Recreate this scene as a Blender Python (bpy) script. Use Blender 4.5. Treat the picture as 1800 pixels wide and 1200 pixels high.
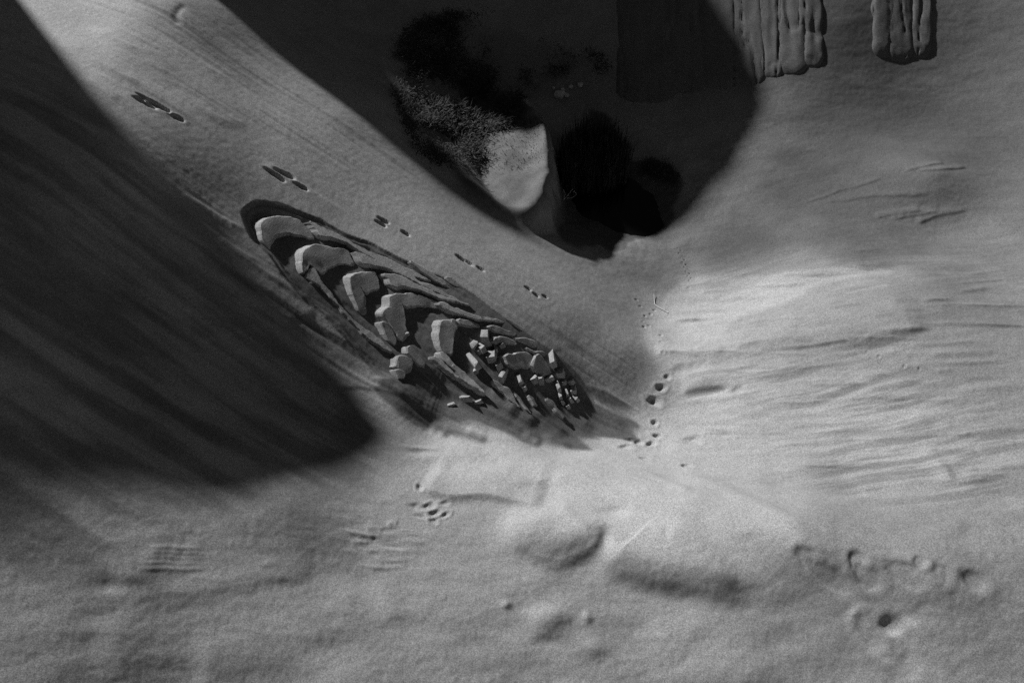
import bpy, bmesh, math, random
import numpy as np
from mathutils import Vector, Matrix, geometry

for o in list(bpy.data.objects):
    bpy.data.objects.remove(o, do_unlink=True)
scene = bpy.context.scene
COL = scene.collection
R = math.radians
random.seed(7)
rng = np.random.default_rng(11)

# ------------------------------------------------------------------ camera
CAM_H, PITCH, FPX = 10.0, 58.0, 1485.0          # focal length in pixels of an 1800 px wide frame
cp, sp = math.cos(R(PITCH)), math.sin(R(PITCH))
cam_d = bpy.data.cameras.new('camera')
cam_d.sensor_width = 36.0
cam_d.lens = 36.0 * FPX / 1800.0
cam_d.clip_start, cam_d.clip_end = 0.1, 500.0
cam = bpy.data.objects.new('camera', cam_d)
cam.location = (0, 0, CAM_H)
cam.rotation_euler = (R(90 - PITCH), 0, 0)
COL.objects.link(cam)
scene.camera = cam

# ------------------------------------------------------------------ sky, sun, exposure
SUN_EL, SUN_AZ = 33.0, 139.0                    # azimuth of the sun in the xy plane (counter-clockwise from +x)
SE, CE = math.sin(R(SUN_EL)), math.cos(R(SUN_EL))
SHX, SHY = math.cos(R(SUN_AZ)), math.sin(R(SUN_AZ))
TAN_E = SE / CE
world = bpy.data.worlds.new('World')
scene.world = world
world.use_nodes = True
wn, wl = world.node_tree.nodes, world.node_tree.links
wn.clear()
sky = wn.new('ShaderNodeTexSky')
sky.sky_type = 'NISHITA'
sky.sun_disc = False
sky.altitude = 1500.0
sky.air_density = 0.7
sky.dust_density = 0.3
sky.sun_elevation = R(SUN_EL)
sky.sun_rotation = R(90 - SUN_AZ)
bw = wn.new('ShaderNodeSeparateColor')           # black-and-white film behind a red filter: the sky counts by its red part
bg = wn.new('ShaderNodeBackground')
bg.inputs['Strength'].default_value = 0.05
wo = wn.new('ShaderNodeOutputWorld')
wl.new(sky.outputs[0], bw.inputs[0]); wl.new(bw.outputs[0], bg.inputs[0]); wl.new(bg.outputs[0], wo.inputs[0])
sun_d = bpy.data.lights.new('sun', 'SUN')
sun_d.energy = 5.0
sun_d.angle = R(1.8)
sun_d.color = (1.0, 1.0, 1.0)
sun = bpy.data.objects.new('sun', sun_d)
sun.rotation_euler = Vector((SHX * CE, SHY * CE, SE)).to_track_quat('Z', 'Y').to_euler()
sun.location = (-20, 20, 20)
COL.objects.link(sun)
scene.view_settings.view_transform = 'Standard'
scene.view_settings.look = 'None'
scene.view_settings.exposure = 0.0
scene.view_settings.gamma = 1.0
scene.view_settings.use_curve_mapping = False
scene.render.engine = 'CYCLES'
scene.cycles.max_bounces = 5
scene.cycles.diffuse_bounces = 3
scene.cycles.sample_clamp_indirect = 2.0
scene.cycles.use_denoising = False              # keeps the grain of the sand and of the film

# ------------------------------------------------------------------ helpers
def ray(px, py):
    u, v = (px - 900) / FPX, (600 - py) / FPX
    return np.array([u, cp + sp * v, cp * v - sp])

def at_z(px, py, z):                              # where the line of sight meets the level z
    r = ray(px, py)
    return np.array([0, 0, CAM_H]) + r * ((z - CAM_H) / r[2])

def sstep(a, b, x):
    t = np.clip((x - a) / (b - a), 0, 1)
    return t * t * (3 - 2 * t)

def vnoise(x, y, seed=0):
    xi, yi = np.floor(x), np.floor(y)
    fx, fy = x - xi, y - yi
    xi = xi.astype(np.int64); yi = yi.astype(np.int64)
    def h(a, b):
        n = (a * 374761393 + b * 668265263 + seed * 974634777) & 0xffffffff
        n = ((n ^ (n >> 13)) * 1274126177) & 0xffffffff
        return ((n ^ (n >> 16)) & 0xffff) / 32767.5 - 1.0
    ux, uy = fx * fx * fx * (fx * (fx * 6 - 15) + 10), fy * fy * fy * (fy * (fy * 6 - 15) + 10)
    a, b, c, d = h(xi, yi), h(xi + 1, yi), h(xi, yi + 1), h(xi + 1, yi + 1)
    return (a + (b - a) * ux) * (1 - uy) + (c + (d - c) * ux) * uy

def fbm(x, y, seed=0, oct=4, gain=0.5):
    s, a = 0, 1.0
    for k in range(oct):
        s = s + a * vnoise(x * 2 ** k + 17.3 * k, y * 2 ** k - 9.1 * k, seed + k)
        a *= gain
    return s

def smooth_poly(pts, n=8, closed=False):          # Catmull-Rom
    P = [np.array(p, float) for p in pts]
    m = len(P); out = []
    segs = m if closed else m - 1
    for i in range(segs):
        if closed:
            p0, p1, p2, p3 = P[(i - 1) % m], P[i], P[(i + 1) % m], P[(i + 2) % m]
        else:
            p0, p1, p2, p3 = P[max(i - 1, 0)], P[i], P[i + 1], P[min(i + 2, m - 1)]
        for k in range(n):
            t = k / n
            out.append(0.5 * ((2 * p1) + (p2 - p0) * t + (2 * p0 - 5 * p1 + 4 * p2 - p3) * t * t + (3 * p1 - p0 - 3 * p2 + p3) * t ** 3))
    if not closed:
        out.append(P[-1])
    return np.array(out)

# ------------------------------------------------------------------ dune surface: large form
# (photo x, photo y, height of the sand there)
CTRL = [
 (0,-60,2.84),(150,40,2.82),(300,130,2.63),(450,230,2.19),(600,320,1.75),(750,400,1.37),(900,480,0.99),(1000,550,0.72),(1100,620,0.41),(320,0,2.78),
 (450,90,2.25),(600,205,1.84),(720,300,1.39),(850,375,0.87),(950,420,0.55),(520,40,1.79),(650,130,1.20),(760,220,0.66),(850,300,0.32),(700,60,1.08),
 (850,120,0.37),(950,260,-0.15),(950,360,-0.05),(1000,120,0.14),(1000,200,-0.16),(1060,320,-0.32),(1100,390,-0.30),(1060,430,-0.14),(1180,400,-0.32),(1200,300,-0.14),
 (1200,200,-0.07),(1350,220,0.23),(1300,130,0.40),(850,0,0.89),(1000,20,0.68),(1200,20,0.84),(1500,150,0.44),(1650,120,0.52),(1650,0,1.08),(1500,20,1.06),
 (1800,100,0.78),(1450,260,0.19),(1600,240,0.21),(1200,470,-0.26),(1350,400,0.10),(1500,340,0.35),(1650,300,0.66),(1800,280,0.44),(1500,420,0.46),(1650,400,0.30),
 (1150,560,-0.05),(1300,560,0.14),(1450,550,0.79),(1650,520,1.18),(1800,520,1.07),(1120,690,0.15),(1300,700,0.47),(1450,700,0.72),(1650,700,1.25),(1800,700,1.42),
 (1150,780,0.12),(1300,850,0.79),(1500,850,1.20),(1650,850,1.45),(1800,850,1.57),(760,755,0.51),(900,780,0.63),(1050,790,0.37),(1000,870,0.81),(1200,900,1.16),
 (1400,950,1.59),(1650,1005,1.68),(1800,1030,1.66),(900,1000,0.89),(900,1190,0.73),(600,1000,1.17),(600,1190,1.25),(300,1000,1.84),(300,1190,1.63),(100,1190,2.03),
 (1200,1190,0.67),(1500,1190,0.97),(1800,1190,1.33),(1200,1020,1.01),(0,1000,2.33),(1400,1060,1.20),(0,300,3.25),(150,300,2.97),(280,300,2.55),(150,500,2.41),
 (150,700,2.20),(150,880,2.23),(0,600,2.81),(300,400,2.27),(300,600,1.77),(300,800,1.82),(430,370,1.97),(500,480,1.64),(600,590,1.14),(500,650,1.09),
 (450,760,1.26),(600,740,0.70),(690,690,0.77),(690,790,0.81),(500,880,1.53),(600,400,1.61),(750,480,1.28),(900,570,0.89),(800,640,0.84),(950,700,0.46),
 (1000,760,0.25),
]
KP = np.array([at_z(*c) for c in CTRL])
# open country around the frame
EXT = [(-14,0,3.4),(-14,8,3.6),(-10,3,3.3),(-6,-2,1.6),(0,-3,-.1),(6,-2,.6),(10,4,2.8),(12,10,2.4),(11,16,2.6),(5,17,2.3),(0,17,2.2),(-5,17,2.6),(-9,14,3.0),(-12,13,3.3),(-14,16,3.2)]
KP = np.vstack([KP, np.array(EXT, float)])
def tps_k(r2):
    return np.where(r2 > 1e-9, 0.5 * r2 * np.log(np.maximum(r2, 1e-9)), 0.0)
n = len(KP)
D2 = (KP[:, None, 0] - KP[None, :, 0]) ** 2 + (KP[:, None, 1] - KP[None, :, 1]) ** 2
A = np.zeros((n + 3, n + 3))
A[:n, :n] = tps_k(D2) + np.eye(n) * 0.12
A[:n, n] = 1; A[:n, n + 1:] = KP[:, :2]
A[n, :n] = 1; A[n + 1:, :n] = KP[:, :2].T
TW = np.linalg.solve(A, np.concatenate([KP[:, 2], np.zeros(3)]))
def base(x, y):
    x = np.asarray(x, float); y = np.asarray(y, float)
    z = TW[n] + TW[n + 1] * x + TW[n + 2] * y
    for i in range(n):
        z = z + TW[i] * tps_k((x - KP[i, 0]) ** 2 + (y - KP[i, 1]) ** 2)
    return z

def march(px, py, zf, d0=5.0, d1=24.0):
    r = ray(px, py)
    ds = np.linspace(d0, d1, 400)
    g = CAM_H + r[2] * ds - zf(r[0] * ds, r[1] * ds)
    k = int(np.argmax(g < 0))
    if k == 0: k = 399
    a, b = ds[k - 1], ds[k]
    for _ in range(3):
        dd = np.linspace(a, b, 12)
        g = CAM_H + r[2] * dd - zf(r[0] * dd, r[1] * dd)
        j = max(1, int(np.argmax(g < 0)))
        a, b = dd[j - 1], dd[j]
    d = 0.5 * (a + b)
    return np.array([r[0] * d, r[1] * d, CAM_H + r[2] * d])
def on_base(px, py):
    return march(px, py, base)
def base_line(pts, n=6, closed=False):
    return smooth_poly([on_base(*p)[:2] for p in pts], n, closed)

# ------------------------------------------------------------------ grid of the sand sheet (finer near the camera)
def spread(a, b, nn, ext, far, p=1.0):            # inner rows plus growing margins
    inner = np.linspace(0, 1, nn) ** p * (b - a) + a
    g = np.linspace(0, 1, ext + 1)[1:] ** 4
    return np.concatenate([(a - (far * g + (inner[1] - inner[0]) * np.arange(1, ext + 1)))[::-1], inner, b + far * g + (inner[-1] - inner[-2]) * np.arange(1, ext + 1)])
YS = spread(0.7, 14.3, 940, 90, 60, 1.12)
SS = spread(-1.0, 1.0, 1080, 90, 9)
def half_w(y):
    return 4.5 + 0.36 * np.clip(y, -2, 20)
GX = SS[None, :] * half_w(YS)[:, None]
GY = np.repeat(YS[:, None], len(SS), 1)
print('grid', GX.shape)
# base evaluated coarsely and refined bilinearly (it is smooth)
def coarse_eval(f, ri, ci):
    Zc = f(GX[np.ix_(ri, ci)], GY[np.ix_(ri, ci)])
    rr = np.arange(len(YS)); cc = np.arange(len(SS))
    # cubic along both axes through Catmull-Rom on index space
    def up(M, idx, full):
        k = np.clip(np.searchsorted(idx, full, side='right') - 1, 0, len(idx) - 2)
        t = ((full - idx[k]) / (idx[k + 1] - idx[k]))[:, None]
        p0, p1, p2, p3 = M[np.maximum(k - 1, 0)], M[k], M[k + 1], M[np.minimum(k + 2, len(idx) - 1)]
        return 0.5 * (2 * p1 + (p2 - p0) * t + (2 * p0 - 5 * p1 + 4 * p2 - p3) * t * t + (3 * p1 - p0 - 3 * p2 + p3) * t ** 3)
    A1 = up(Zc, ri, rr)
    return up(A1.T, ci, cc).T
RI = np.unique(np.concatenate([np.arange(0, len(YS), 6), [len(YS) - 1]]))
CI = np.unique(np.concatenate([np.arange(0, len(SS), 6), [len(SS) - 1]]))
Z = coarse_eval(base, RI, CI)
Z = np.clip(Z, -0.8, 4.5)

# ------------------------------------------------------------------ the high dune and bank up-sun of the frame, whose crest throws the two big shadows
TT = GX * SHX + GY * SHY                          # distance towards the sun
WW = GX * SHY - GY * SHX                          # across it
def tw(p):
    return p[0] * SHX + p[1] * SHY, p[0] * SHY - p[1] * SHX
SHADOW_LEFT = [(20,985),(150,935),(230,920),(290,886),(330,900),(450,910),(500,884),(560,858),(620,834),(690,797),(728,757)]
MOUND_H = 0.72
SHADOW_HOLLOW = [(800,345),(870,392),(940,425),(1000,440),(1060,446),(1120,432),(1180,402),(1240,362),(1300,305),(1342,248),(1360,205),(1358,160),(1340,115),(1305,55),(1265,5)]
def crest(pts, t_occ):
    out = []
    for p in pts:
        q = on_base(*p); t, w = tw(q)
        out.append((w, q[2] + (t_occ - t) * TAN_E))
    return out
T_OCC_L, T_OCC_H = 14.8, 13.0
cl = sorted(crest(SHADOW_LEFT, T_OCC_L)); ch = sorted(crest(SHADOW_HOLLOW, T_OCC_H))
print('crest left', [(round(a, 2), round(b, 2)) for a, b in cl]); print('crest hollow', [(round(a, 2), round(b, 2)) for a, b in ch])
W1 = cl[-1][0]; W2 = ch[0][0]
def ridge_add(Z, prof, tocc, fade_lo, fade_hi, front=1.7, backs=0.5, notch=None):
    ws = np.array([p[0] for p in prof]); hs = np.array([p[1] for p in prof])
    H = np.interp(WW, ws, hs)
    H = H + 0.04 * fbm(WW * 1.3, WW * 0 + 3.3, 5, 3)
    H = H - np.maximum(0, fade_lo[0] - WW) * fade_lo[1] - np.maximum(0, WW - fade_hi[0]) * fade_hi[1]
    if notch:
        k = sstep(-1.2, -.85, WW - notch[0]) * sstep(.64, .30, WW - notch[0])
        nh = notch[1] + .60 * sstep(-.45, -.95, WW - notch[0])
        H = H + (np.minimum(nh, H) - H) * k + k * .10 * fbm(WW * 4, WW * 0 + 1.7, 15, 3)
    dt = TT - tocc
    face = H - np.where(dt < 0, -dt * front, dt * backs)
    return np.maximum(Z, face)
NOTCH_W, NOTCH_T, NOTCH_Z = 7.15, 7.1, 0.28      # dip cut into the unseen bank so the sun reaches the mound
Z = ridge_add(Z, cl, T_OCC_L, (cl[0][0], 0.3), (W1 - .20, 4.0))
Z = ridge_add(Z, ch, T_OCC_H, (W2, 2.6), (ch[-1][0], 1.6), notch=(NOTCH_W, NOTCH_Z + (T_OCC_H - NOTCH_T) * TAN_E))

def sampler(Zg):
    def f(x, y):
        x = np.asarray(x, float); y = np.asarray(y, float)
        r = np.interp(y, YS, np.arange(len(YS)))
        c = np.interp(x / half_w(y), SS, np.arange(len(SS)))
        r0 = np.clip(r.astype(int), 0, len(YS) - 2); c0 = np.clip(c.astype(int), 0, len(SS) - 2)
        fr, fc = r - r0, c - c0
        return (Zg[r0, c0] * (1 - fc) + Zg[r0, c0 + 1] * fc) * (1 - fr) + (Zg[r0 + 1, c0] * (1 - fc) + Zg[r0 + 1, c0 + 1] * fc) * fr
    return f

DAMP_SHADE = np.zeros_like(Z)                            # how dark the sand is coloured: dampness plus painted light and shade

# ------------------------------------------------------------------ relief
LINE_CACHE = {}
def region(xmin, xmax, ymin, ymax):
    r0, r1 = np.searchsorted(YS, [ymin, ymax])
    r0 = max(r0 - 1, 0); r1 = min(r1 + 1, len(YS))
    s = np.concatenate([np.array([xmin, xmax]) / half_w(YS[r0]), np.array([xmin, xmax]) / half_w(YS[r1 - 1])])
    c0, c1 = np.searchsorted(SS, [s.min(), s.max()])
    return slice(r0, r1), slice(max(c0 - 1, 0), min(c1 + 1, len(SS)))

def dist_line(P, pad):                             # nearest distance, side (+ left of the direction), position 0..1 along
    sl = region(P[:, 0].min() - pad, P[:, 0].max() + pad, P[:, 1].min() - pad, P[:, 1].max() + pad)
    x, y = GX[sl], GY[sl]
    best = np.full(x.shape, 1e9); side = np.ones(x.shape); along = np.zeros(x.shape)
    L = np.concatenate([[0], np.cumsum(np.hypot(*np.diff(P, axis=0).T))])
    for i in range(len(P) - 1):
        ax, ay = P[i]; dx, dy = P[i + 1] - P[i]
        l2 = dx * dx + dy * dy
        if l2 < 1e-12: continue
        t = np.clip(((x - ax) * dx + (y - ay) * dy) / l2, 0, 1)
        ex, ey = x - ax - t * dx, y - ay - t * dy
        d = ex * ex + ey * ey
        m = d < best
        best = np.where(m, d, best)
        side = np.where(m, np.sign(dx * ey - dy * ex), side)
        along = np.where(m, (L[i] + t * math.sqrt(l2)) / L[-1], along)
    return sl, np.sqrt(best), side, along

def ends(al, a=0.15, b=0.15):
    return sstep(0, a, al) * sstep(0, b, 1 - al)

def scarp(pts, amp, wl, wr, e=(0.12, 0.12), wob=0.0):   # ground swells to the left of the line and breaks off on the right
    P = base_line(pts)
    sl, d, s, al = dist_line(P, max(wl, wr) * 2.2)
    if wob:
        d = np.abs(d + wob * fbm(GX[sl] * 4, GY[sl] * 4, 91, 3))
    f = np.where(s > 0, np.exp(-(d / wl) ** 2), np.exp(-(d / wr) ** 2))
    Z[sl] += amp * f * ends(al, *e)

def ridge(pts, amp, w, e=(0.2, 0.2)):
    scarp(pts, amp, w, w, e)

def lump(p, rx, ry, amp, rot=0.0, q=2.0):
    c = on_base(*p)
    sl = region(c[0] - 3 * rx - 3 * ry, c[0] + 3 * rx + 3 * ry, c[1] - 3 * ry - 3 * rx, c[1] + 3 * ry + 3 * rx)
    dx, dy = GX[sl] - c[0], GY[sl] - c[1]
    a = math.cos(R(rot)); b = math.sin(R(rot))
    r = np.sqrt(((dx * a + dy * b) / rx) ** 2 + ((-dx * b + dy * a) / ry) ** 2)
    Z[sl] += amp * np.exp(-r ** q)

def print_mark(p1, p2, width, depth, rim=0.3, sharp=4, heel=0.0, wob=.16):   # one footprint, pressed in between two points
    a, b = on_base(*p1)[:2], on_base(*p2)[:2]
    c = (a + b) / 2; u = b - a; ln = math.hypot(*u); u = u / ln; v = np.array([-u[1], u[0]])
    hl, hw = ln / 2, width / 2
    pad = (hl + hw) * 2.5
    sl = region(c[0] - pad, c[0] + pad, c[1] - pad, c[1] + pad)
    dx, dy = GX[sl] - c[0], GY[sl] - c[1]
    la, lb = dx * u[0] + dy * u[1], dx * v[0] + dy * v[1]
    wv = .72 * hw * (1 + .12 * np.sin(la / hl * 2.2))
    wobble = wob * fbm(GX[sl] * 14, GY[sl] * 14, 61, 2)
    r = (np.abs(la / hl) ** 2.2 + np.abs(lb / wv) ** 2.2) ** (1 / 2.2) + wobble
    dent = -depth * sstep(1.2, 1.2 - 3.0 / sharp, r) * (1 - heel * la / hl)
    rm = depth * rim * np.exp(-((r - 1.45) / .38) ** 2)
    Z[sl] += dent + rm

# broad folds and swells of the near sand
lump((975, 930), .50, .30, .15, 5, 3.5)
lump((1150, 965), .74, .32, .14, -22, 4.2)
scarp([(735,852),(790,870),(850,868),(905,878),(960,890)], .06, .5, .07)
scarp([(905,905),(912,950),(965,985),(1020,972),(1058,945)], .055, .4, .10)
scarp([(1058,960),(1075,992),(1130,1015),(1195,1027),(1245,1036),(1290,1046),(1340,1050),(1400,1045)], .06, .42, .10, (.12, .45))
lump((1300,1056), .22, .10, -.020, -10, 2.0)
lump((1262,1018), .22, .14, .05, -30)
lump((1318,1052), .2, .15, -.010)
lump((1080,903), .14, .07, -.045); lump((1063,950), .07, .10, -.05); lump((1168,942), .05, .08, -.02)
lump((965,1085), .19, .13, .055, 0, 2.4); lump((1000,1098), .08, .05, -.006); lump((890,1062), .06, .05, .03); lump((1032,1085), .05, .05, .022); lump((1040,1140), .16, .1, .03); lump((965,1130), .14,.06,-.02)
lump((1260,1190), .55, .22, .05); lump((1180,1130),.3,.2,.02)
lump((855,810), .22, .12, -.035); lump((760,800), .3, .1, .03); lump((945,860), .35, .09, -.03); lump((1030,840),.3,.12,.02)
scarp([(900,850),(1020,868),(1130,880),(1250,905),(1400,940),(1500,968),(1640,1003),(1760,1030)], .085, .55, .28, (.2, .2))
ridge([(1180,835),(1250,850),(1330,890),(1430,945)], .035, .10)
ridge([(1130,830),(1170,850),(1220,868)], .02, .06)
# lower left corner
scarp([(205,1035),(245,985),(285,930),(315,890)], .03, .5, .20, (.2, .2))
lump((192,1028), .14, .07, -.022); lump((190,1078), .2, .06, -.008, 25)
scarp([(228,1065),(250,1047),(330,1040),(450,1020),(560,1000)], .014, .3, .09)
scarp([(150,1160),(330,1150),(480,1100),(580,1065),(660,1045)], .03, .5, .25)
scarp([(330,1185),(480,1150),(620,1090),(720,1060)], .03, .3, .2)
for k, yy in enumerate((962, 971, 980, 989, 999)):
    ridge([(248 - k * 3, yy + 4), (290, yy), (320, yy + 2), (365, yy + 1)], .009, .026, (.3, .3))
for p1, p2, a in (((640,932),(675,935),.009), ((625,945),(660,946),.009), ((615,957),(650,955),.007), ((680,922),(700,920),.009)):
    ridge([p1, ((p1[0] + p2[0]) / 2, p1[1] - 3), p2], a, .035)
for k in range(46):
    lump((600 + 150 * random.random(), 925 + 75 * random.random()), .06 + .08 * random.random(), .02, .006 * random.choice((1, -.6)), random.uniform(-5, 12))
# scuffed patch of old prints
for (a, b, c, d, w, dp) in ((718,888,748,892,.11,.035),(740,893,765,888,.10,.04),(755,905,775,900,.10,.045),(768,912,790,902,.07,.04),(735,850,741,862,.09,.05),(772,886,790,884,.08,.03),(722,905,750,910,.06,.02),(755,915,770,918,.08,.03)):
    print_mark((a, b), (c, d), w * 1.15, dp * .5, .3, 3)
lump((735, 795), .16, .05, -.03); lump((745, 788), .2, .03, .02)

# right-hand slope: drifts and scarps
scarp([(1640,562),(1560,582),(1480,592),(1420,590),(1360,596),(1300,612),(1240,630),(1150,650)][::-1], .07, .55, .13, (.1, .1), wob=.03)
scarp([(1150,620),(1190,622),(1235,626),(1275,618)], .026, .12, .05, wob=.02)
lump((1235,668), .36, .16, .12, 8); scarp([(1195,690),(1240,683),(1272,680),(1292,690)], .04, .15, .05)
lump((1262,690),.22,.06,-.016)
scarp([(1412,357),(1450,346),(1480,334),(1505,328),(1552,312)], .014, .06, .025, wob=.012)
scarp([(1440,357),(1480,352),(1540,345),(1640,340)], .014, .07, .03, wob=.012); scarp([(1590,300),(1620,294),(1660,287)], .02, .06, .025, wob=.01); scarp([(1610,300),(1650,298),(1700,294)], .016, .05, .02, wob=.01)
scarp([(1535,382),(1570,375),(1620,368)], .015, .06, .03, wob=.012); scarp([(1565,385),(1600,378),(1650,372)], .015, .06, .03, wob=.012); scarp([(1610,392),(1650,378),(1700,370)],.018,.07,.03, wob=.012)
ridge([(1430,430),(1480,438),(1560,440)], .018, .06); ridge([(1470,412),(1500,425),(1540,432)], .015, .05)
scarp([(1210,492),(1330,490),(1450,476),(1540,472)], .04, .3, .2)
scarp([(1350,520),(1420,500),(1500,480),(1600,470)][::-1], -.035, .25, .12)
for k in range(150):                               # thin wind streaks, nearly level in the picture
    px = 1140 + 560 * random.random(); py = 470 + 390 * random.random()
    ln = 40 + 170 * random.random(); sl_ = random.uniform(-.13, .03)
    am = random.choice((1, 1, -.7)) * random.uniform(.006, .020)
    ridge([(px, py), (px + ln / 2, py + sl_ * ln / 2 + random.uniform(-3, 3)), (px + ln, py + sl_ * ln)], am, random.uniform(.018, .05), (.35, .35))
for (a, b, c, d) in ((1440,690,1560,660), (1460,682,1640,632), (1500,690,1620,668), (1430,715,1640,690), (1330,735,1560,715), (1350,750,1600,735), (1400,820,1480,812), (1330,835,1430,822), (1500,862,1650,838), (1520,770,1650,745), (1560,755,1650,735)):
    ridge([(a, b), ((a + c) / 2, (b + d) / 2 - 2), (c, d)], random.uniform(.012, .028), random.uniform(.04, .08), (.3, .3))
scarp([(1330,830),(1420,842),(1500,836),(1650,800)][::-1], -.04, .35, .2)
scarp([(1500,858),(1580,850),(1680,830)], .05, .25, .12)

# laminated wind streaks down the lit spur, along its length
bd = on_base(1000, 560)[:2] - on_base(200, 70)[:2]; bd = bd / np.hypot(*bd)
WA = GX * bd[0] + GY * bd[1]; WB = -GX * bd[1] + GY * bd[0]
def soft_poly(pts, blur, world=None):                          # inside mask of an area of ground, soft edged
    P = base_line(pts, 5, True) if world is None else world
    P = np.vstack([P, P[:1]])
    pad = blur * 2
    sl, d, s, al = dist_line(P, pad)
    x, y = GX[sl], GY[sl]
    ins = np.zeros(x.shape, bool)
    for i in range(len(P) - 1):
        (x0, y0), (x1, y1) = P[i], P[i + 1]
        if y0 == y1: continue
        c = ((y0 > y) != (y1 > y)) & (x < (x1 - x0) * (y - y0) / (y1 - y0) + x0)
        ins ^= c
    sd = np.where(ins, d, -d)
    M = np.zeros_like(Z)
    M[sl] = sstep(-blur, blur, sd)
    return M, sl, sd
spur, _, _ = soft_poly([(0,-80),(330,-40),(620,215),(860,372),(1040,500),(1130,640),(1120,770),(900,760),(700,760),(500,640),(330,560),(160,420),(0,300)], .5)
st = fbm(WA * .55, WB * 9, 3, 3) * .5 + fbm(WA * 1.1, WB * 22, 8, 2) * .35
patch = sstep(-.1, .5, fbm(WA * .35, WB * .9, 23, 2))
Z += spur * (.0125 * np.minimum(st, .25) * (.25 + patch))
graz, _, _ = soft_poly([(0,100),(150,130),(300,250),(430,370),(560,560),(690,690),(640,760),(450,700),(250,560),(0,420)], .4)
Z += graz * .012 * fbm(WA * .7, WB * 7, 203, 3)
SPUR_STREAK = spur * (.25 + patch) * np.clip(-st, 0, 1)
Z += (1 - spur) * .004 * fbm(GX * 2.5, GY * 7, 31, 3) * sstep(16, 12, GY)
near = sstep(7, 2.5, GY)
Z += near * (.0025 + .0015 * sstep(-1.5, .3, GX)) * fbm(GX * 3.2 + GY, GY * 4.5, 41, 3)
ANG = R(28)
Z += near * (.005 + .004 * sstep(-1.5, .3, GX)) * fbm((GX * math.cos(ANG) + GY * math.sin(ANG)) * .8, (-GX * math.sin(ANG) + GY * math.cos(ANG)) * 3.0, 47, 2)
Z += .0017 * fbm(GX * 17, GY * 17, 301, 2) * sstep(15, 12, GY)
# cracks and tears in the shaded slope left of the pit
for pts in (((330,605),(390,590),(440,575),(500,562),(560,552)), ((150,440),(260,470),(340,520)), ((560,690),(610,680),(660,682),(720,700)), ((520,735),(560,732),(590,722)), ((170,560),(300,600),(420,640))):
    scarp(list(pts), .012, .14, .03, wob=.01)
for (a, b, c, d) in ((170,62,300,130), (150,95,260,150), (165,120,330,210), (150,130,230,180), (190,75,330,160), (300,150,420,225), (345,165,440,225), (160,45,260,92), (280,60,420,150), (450,270,620,380), (330,380,470,470), (300,430,420,500), (280,400,400,455), (310,330,440,410), (350,480,450,540)):
    scarp([(c, d), ((a + c) / 2, (b + d) / 2 + 4), (a, b)], random.uniform(.010, .022), .10, .025, (.3, .3))
ridge([(316,45),(309,28),(318,14),(330,8)], -.02, .05)

# trails of prints
TRAIL = [(238,163,303,200,.10,.10),(233,170,278,193,.09,.09),(297,200,322,213,.10,.09),
 (483,297,517,315,.085,.08),(467,297,503,320,.085,.08),(517,322,542,336,.08,.07),
 (664,382,684,393,.075,.065),(660,388,681,399,.075,.065),(705,405,722,415,.075,.06),
 (801,447,818,460,.07,.05),(808,453,832,467,.06,.05),(838,468,852,477,.055,.045),
 (922,503,935,511,.05,.04),(935,513,949,523,.06,.05),(953,518,963,524,.05,.035),
 (1167,663,1178,665,.10,.05),(1153,680,1170,684,.12,.07),(1137,702,1162,709,.15,.09),(1145,741,1157,744,.11,.05),(1146,764,1165,767,.12,.07),
 (1116,777,1131,777,.10,.06),(1137,782,1153,776,.12,.06),(1087,782,1113,785,.13,.05),(1197,818,1217,820,.10,.06),(1122,805,1143,808,.08,.03),(1100,770,1122,774,.08,.04),
 (1201,778,1233,773,.17,.05),(1247,761,1293,764,.13,.045)]
for (a, b, c, d, w, dp) in TRAIL:
    print_mark((a, b), (c, d), w * random.uniform(.85, 1.15) * (1.0 if a < 1000 else 1.05), dp * random.uniform(.75, 1.1) * (.9 if a < 1000 else .75), .05 if a < 1000 else .15, 4 if a < 1000 else 3, .25)
print_mark((1206,778), (1228,774), .05, -.02, 0, 3)
for (a, b, w, dp) in ((1115,526,.06,.03),(1122,538,.05,.02),(1130,555,.07,.035),(1140,552,.07,.04),(1146,545,.05,.03),(1128,574,.06,.035),(1137,572,.05,.03),(1126,565,.05,.02),(1158,590,.05,.03),(1157,602,.05,.02),(1160,622,.07,.03),(1520,619,.05,.03),(1541,626,.06,.03),(1585,644,.08,.04),(1612,648,.07,.03),(1207,505,.05,.03)):
    print_mark((a, b), (a + 7, b + 1), w, dp * .45, .2, 3)
for k in range(15):
    t = k / 14
    print_mark((1189 + 21 * t + (k % 2) * 5, 436 + 56 * t), (1192 + 21 * t + (k % 2) * 5, 438 + 56 * t), .03, .02, .4, 3)
# near prints at the right
lump((1568,1097), .105, .075, -.055, -20, 3.0)
lump((1588,1132), .10, .17, -.028, 20, 3.0); lump((1606,1165), .09, .12, -.016, 20, 3.0)
ridge([(1540,1078),(1508,1072),(1496,1092),(1512,1128),(1545,1160),(1580,1185)], .020, .05, (.2, .3))
ridge([(1585,1085),(1615,1108),(1645,1145),(1680,1190)], .016, .05, (.2, .3))
for (a, b, c, d, w, dp) in ((1397,966,1430,994,.20,.028),(1492,974,1512,1003,.20,.034),(1600,983,1622,998,.14,.02),(1636,998,1668,1022,.22,.025),(1690,1010,1735,1032,.22,.025)):
    print_mark((a, b), (c, d), w * 1.15, dp * .7, .25, 4, .3, .06)
for (a, b, c, d, w, dp) in ((1424,994,1494,1038,.17,.014),(1499,1005,1545,1030,.19,.016),(1548,996,1632,1028,.22,.018)):
    print_mark((a, b), (c, d), w * 1.3, dp * 1.0, .35, 5, .2, .05)

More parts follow.
